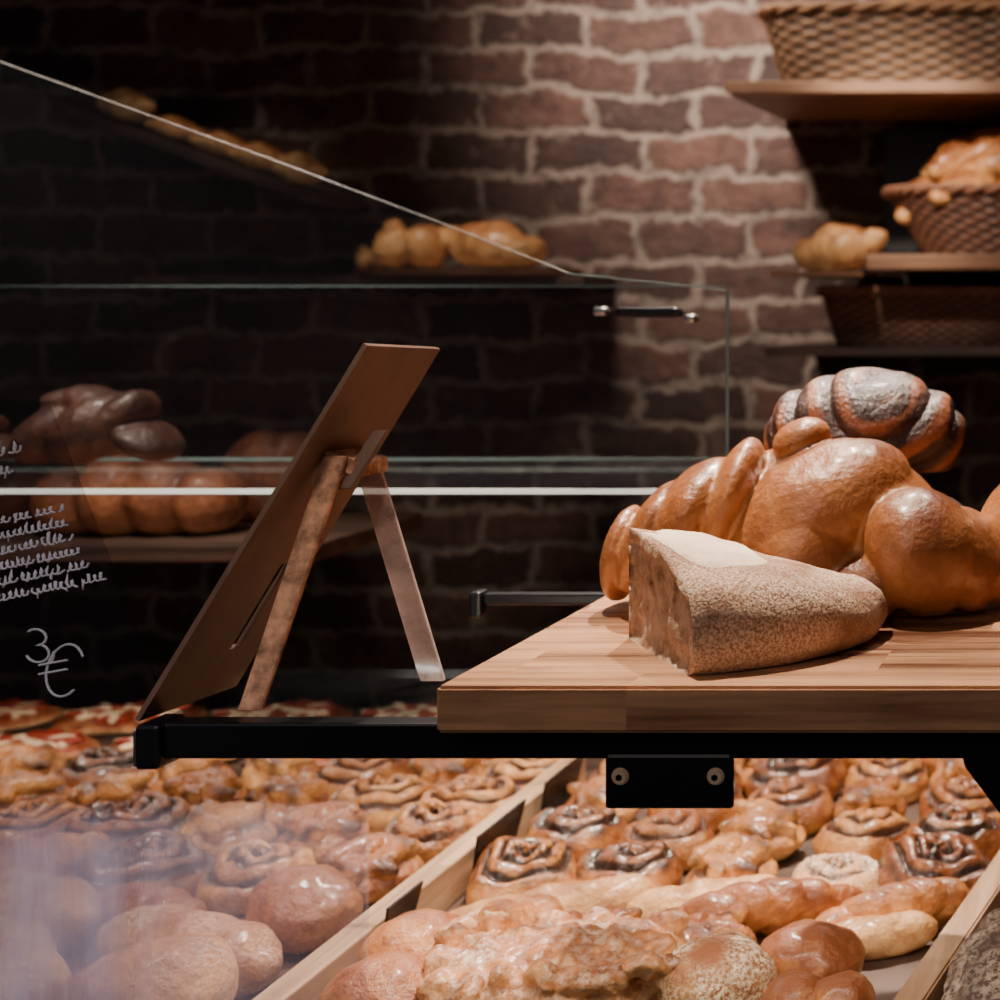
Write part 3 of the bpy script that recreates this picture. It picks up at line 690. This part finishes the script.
for y in (1.34,1.62,1.9): copyof(s0,(.02+(y-1.34)*.16,y,Z),-9,1)
G="pastries behind the glass"
for r in range(2):
    y=1.84+r*.11
    for i in range(9): put(random.choice(['cin','dan','cho','dan','cin']),-.83-i*.112+(r%2)*.03,y+jit(.01),sc=1.05,grp=G)
for i in range(8): put(['cin','dan','dan','cho','cin','dan','cho','cin'][i],-.83-i*.118,1.73+jit(.01),sc=1.08,grp=G)
for i in range(7): put(['dan','cin','cho','twist','dan','cin','bun'][i],-.835-i*.122,1.61+jit(.01),sc=1.08,grp=G)
for i in range(5): put(['bun','twist','fo','dan','fo'][i],-.845-i*.15,1.50,rz=jit(25)-15,sc=1.0,grp=G)
for i in range(3): put('fo',-.90-i*.21,1.405,rz=-20,sc=.95,grp=G)
for i in range(4): put('fb',-.86-i*.145,1.295,sc=1.1,grp=G)
pz=lobes_mesh("pizza",[(0,0,.008,.105,.07,.014)],.003,1,.004,30,31)
def topping(mat,n,seed,par,nm):
    random.seed(seed); bm=bmesh.new()
    for i in range(n):
        a=random.uniform(0,6.28); r=math.sqrt(random.random())*.85
        bmesh.ops.create_icosphere(bm,subdivisions=2,radius=1,matrix=Matrix.Translation((.09*r*math.cos(a),.058*r*math.sin(a),.019))@Matrix.Rotation(a,4,'Z')@Matrix.Diagonal((random.uniform(.010,.022),random.uniform(.005,.011),.006,1)))
    me=bpy.data.meshes.new(nm); bm.to_mesh(me); bm.free(); o=mobj(nm,me,mat,smooth=True); o.parent=par; o["kind"]="stuff"; return o
p0=place("pizza_piece",pz,M['pizza'],(-.87,2.26,Z),"flat pizza with tomato and cheese topping","pizza",group="pizzas behind the glass")
ta=topping(M['tomato'],24,1,p0,"tomato_topping"); tb=topping(M['cream'],24,2,p0,"cheese_topping")
random.seed(5)
for r,(y,x0) in enumerate(((2.26,-.87),(2.10,-.92))):
    for i in range(5 if r==0 else 4):
        if r==0 and i==0: continue
        q=copyof(p0,(x0-i*.222,y,Z),0,1); q.rotation_euler.z=jit(.15)
        for t_ in (ta,tb):
            c=t_.copy(); C.objects.link(c); c.parent=q
# ---------------------------------------------------------------- lights
def area(name,loc,target,size,power,col,sy=None):
    l=bpy.data.lights.new(name,'AREA'); l.energy=power; l.color=col; l.size=size
    if sy: l.shape='RECTANGLE'; l.size_y=sy
    o=bpy.data.objects.new(name,l); link(o); o.location=loc
    o.rotation_euler=(Vector(target)-Vector(loc)).to_track_quat('-Z','Y').to_euler(); return o
def spot(name,loc,target,power,col,ang,blend=.6,r=.04):
    l=bpy.data.lights.new(name,'SPOT'); l.energy=power; l.color=col; l.spot_size=math.radians(ang); l.spot_blend=blend; l.shadow_soft_size=r
    o=bpy.data.objects.new(name,l); link(o); o.location=loc
    o.rotation_euler=(Vector(target)-Vector(loc)).to_track_quat('-Z','Y').to_euler(); return o
W=(1,.85,.71)
spot("wall_spot",(-1.16,2.15,3.08),(-.90,3.2,2.13),530,(1,.87,.77),45,1.0,.22)
spot("shelf_spot",(-.62,1.6,2.6),(-.44,2.9,1.69),170,W,19,.9,.04)
spot("top_basket_spot",(-.4,2.1,3.0),(-.3,2.9,2.02),50,W,50,.8,.04)
spot("board_spot",(-.60,1.42,2.75),(-.34,1.27,1.25),215,W,30,.6,.02)
spot("board_back_spot",(-.05,2.2,2.7),(-.30,1.36,1.25),55,W,20,.6,.02)
spot("deck_back_spot",(-.50,2.25,2.75),(-.47,1.58,.88),470,W,36,.6,.02)
area("under_board_fill",(-.42,1.20,1.140),(-.45,1.42,.90),.6,1.8,W,.02)  # added fill light for the front pastries, hidden behind the bar
area("deck_strip",(-.50,1.72,1.14),(-.50,1.72,.86),.7,.7,W,.06)
spot("left_deck_spot",(-1.15,1.35,2.7),(-1.10,1.68,.88),170,(1,.85,.74),44,.8,.02)
area("left_deck_strip",(-1.25,2.05,1.13),(-1.25,2.0,.86),.8,1.8,(1,.84,.72),.06)
spot("case_spot",(-1.2,1.5,2.3),(-1.36,2.05,1.22),15,(1,.78,.62),26,.8,.03)
spot("serving_spot",(-1.35,2.4,2.7),(-1.42,3.03,1.56),46,W,18,.8)
spot("tray_spot",(-1.8,2.4,2.7),(-1.88,3.05,1.80),13,W,22,.9)
spot("easel_spot",(-.35,.75,2.3),(-.65,1.2,1.28),24,W,12,.9)
spot("haze_fill_spot",(-.55,.15,2.2),(-.95,1.19,.93),44,(.90,.86,1),24,.9,.1)  # added spot that brightens the painted reflection on the front pane
area("shop_fill",(-.75,-.2,2.2),(-.4,1.2,1.25),1.0,6,(1,.88,.80))
wd=bpy.data.worlds.new("world"); bpy.context.scene.world=wd; wd.use_nodes=True
wd.node_tree.nodes["Background"].inputs[0].default_value=(.42,.38,.44,1); wd.node_tree.nodes["Background"].inputs[1].default_value=.05

# ---------------------------------------------------------------- camera
cam=bpy.data.cameras.new("camera"); co=bpy.data.objects.new("camera",cam); link(co)
co.location=(0,0,1.5); co.rotation_euler=(math.radians(90),0,0)
cam.sensor_width=36; cam.lens=54; cam.shift_x=-.65; cam.shift_y=-.20; cam.clip_start=.05
cam.dof.use_dof=True; cam.dof.focus_distance=1.2; cam.dof.aperture_fstop=5.6
bpy.context.scene.camera=co
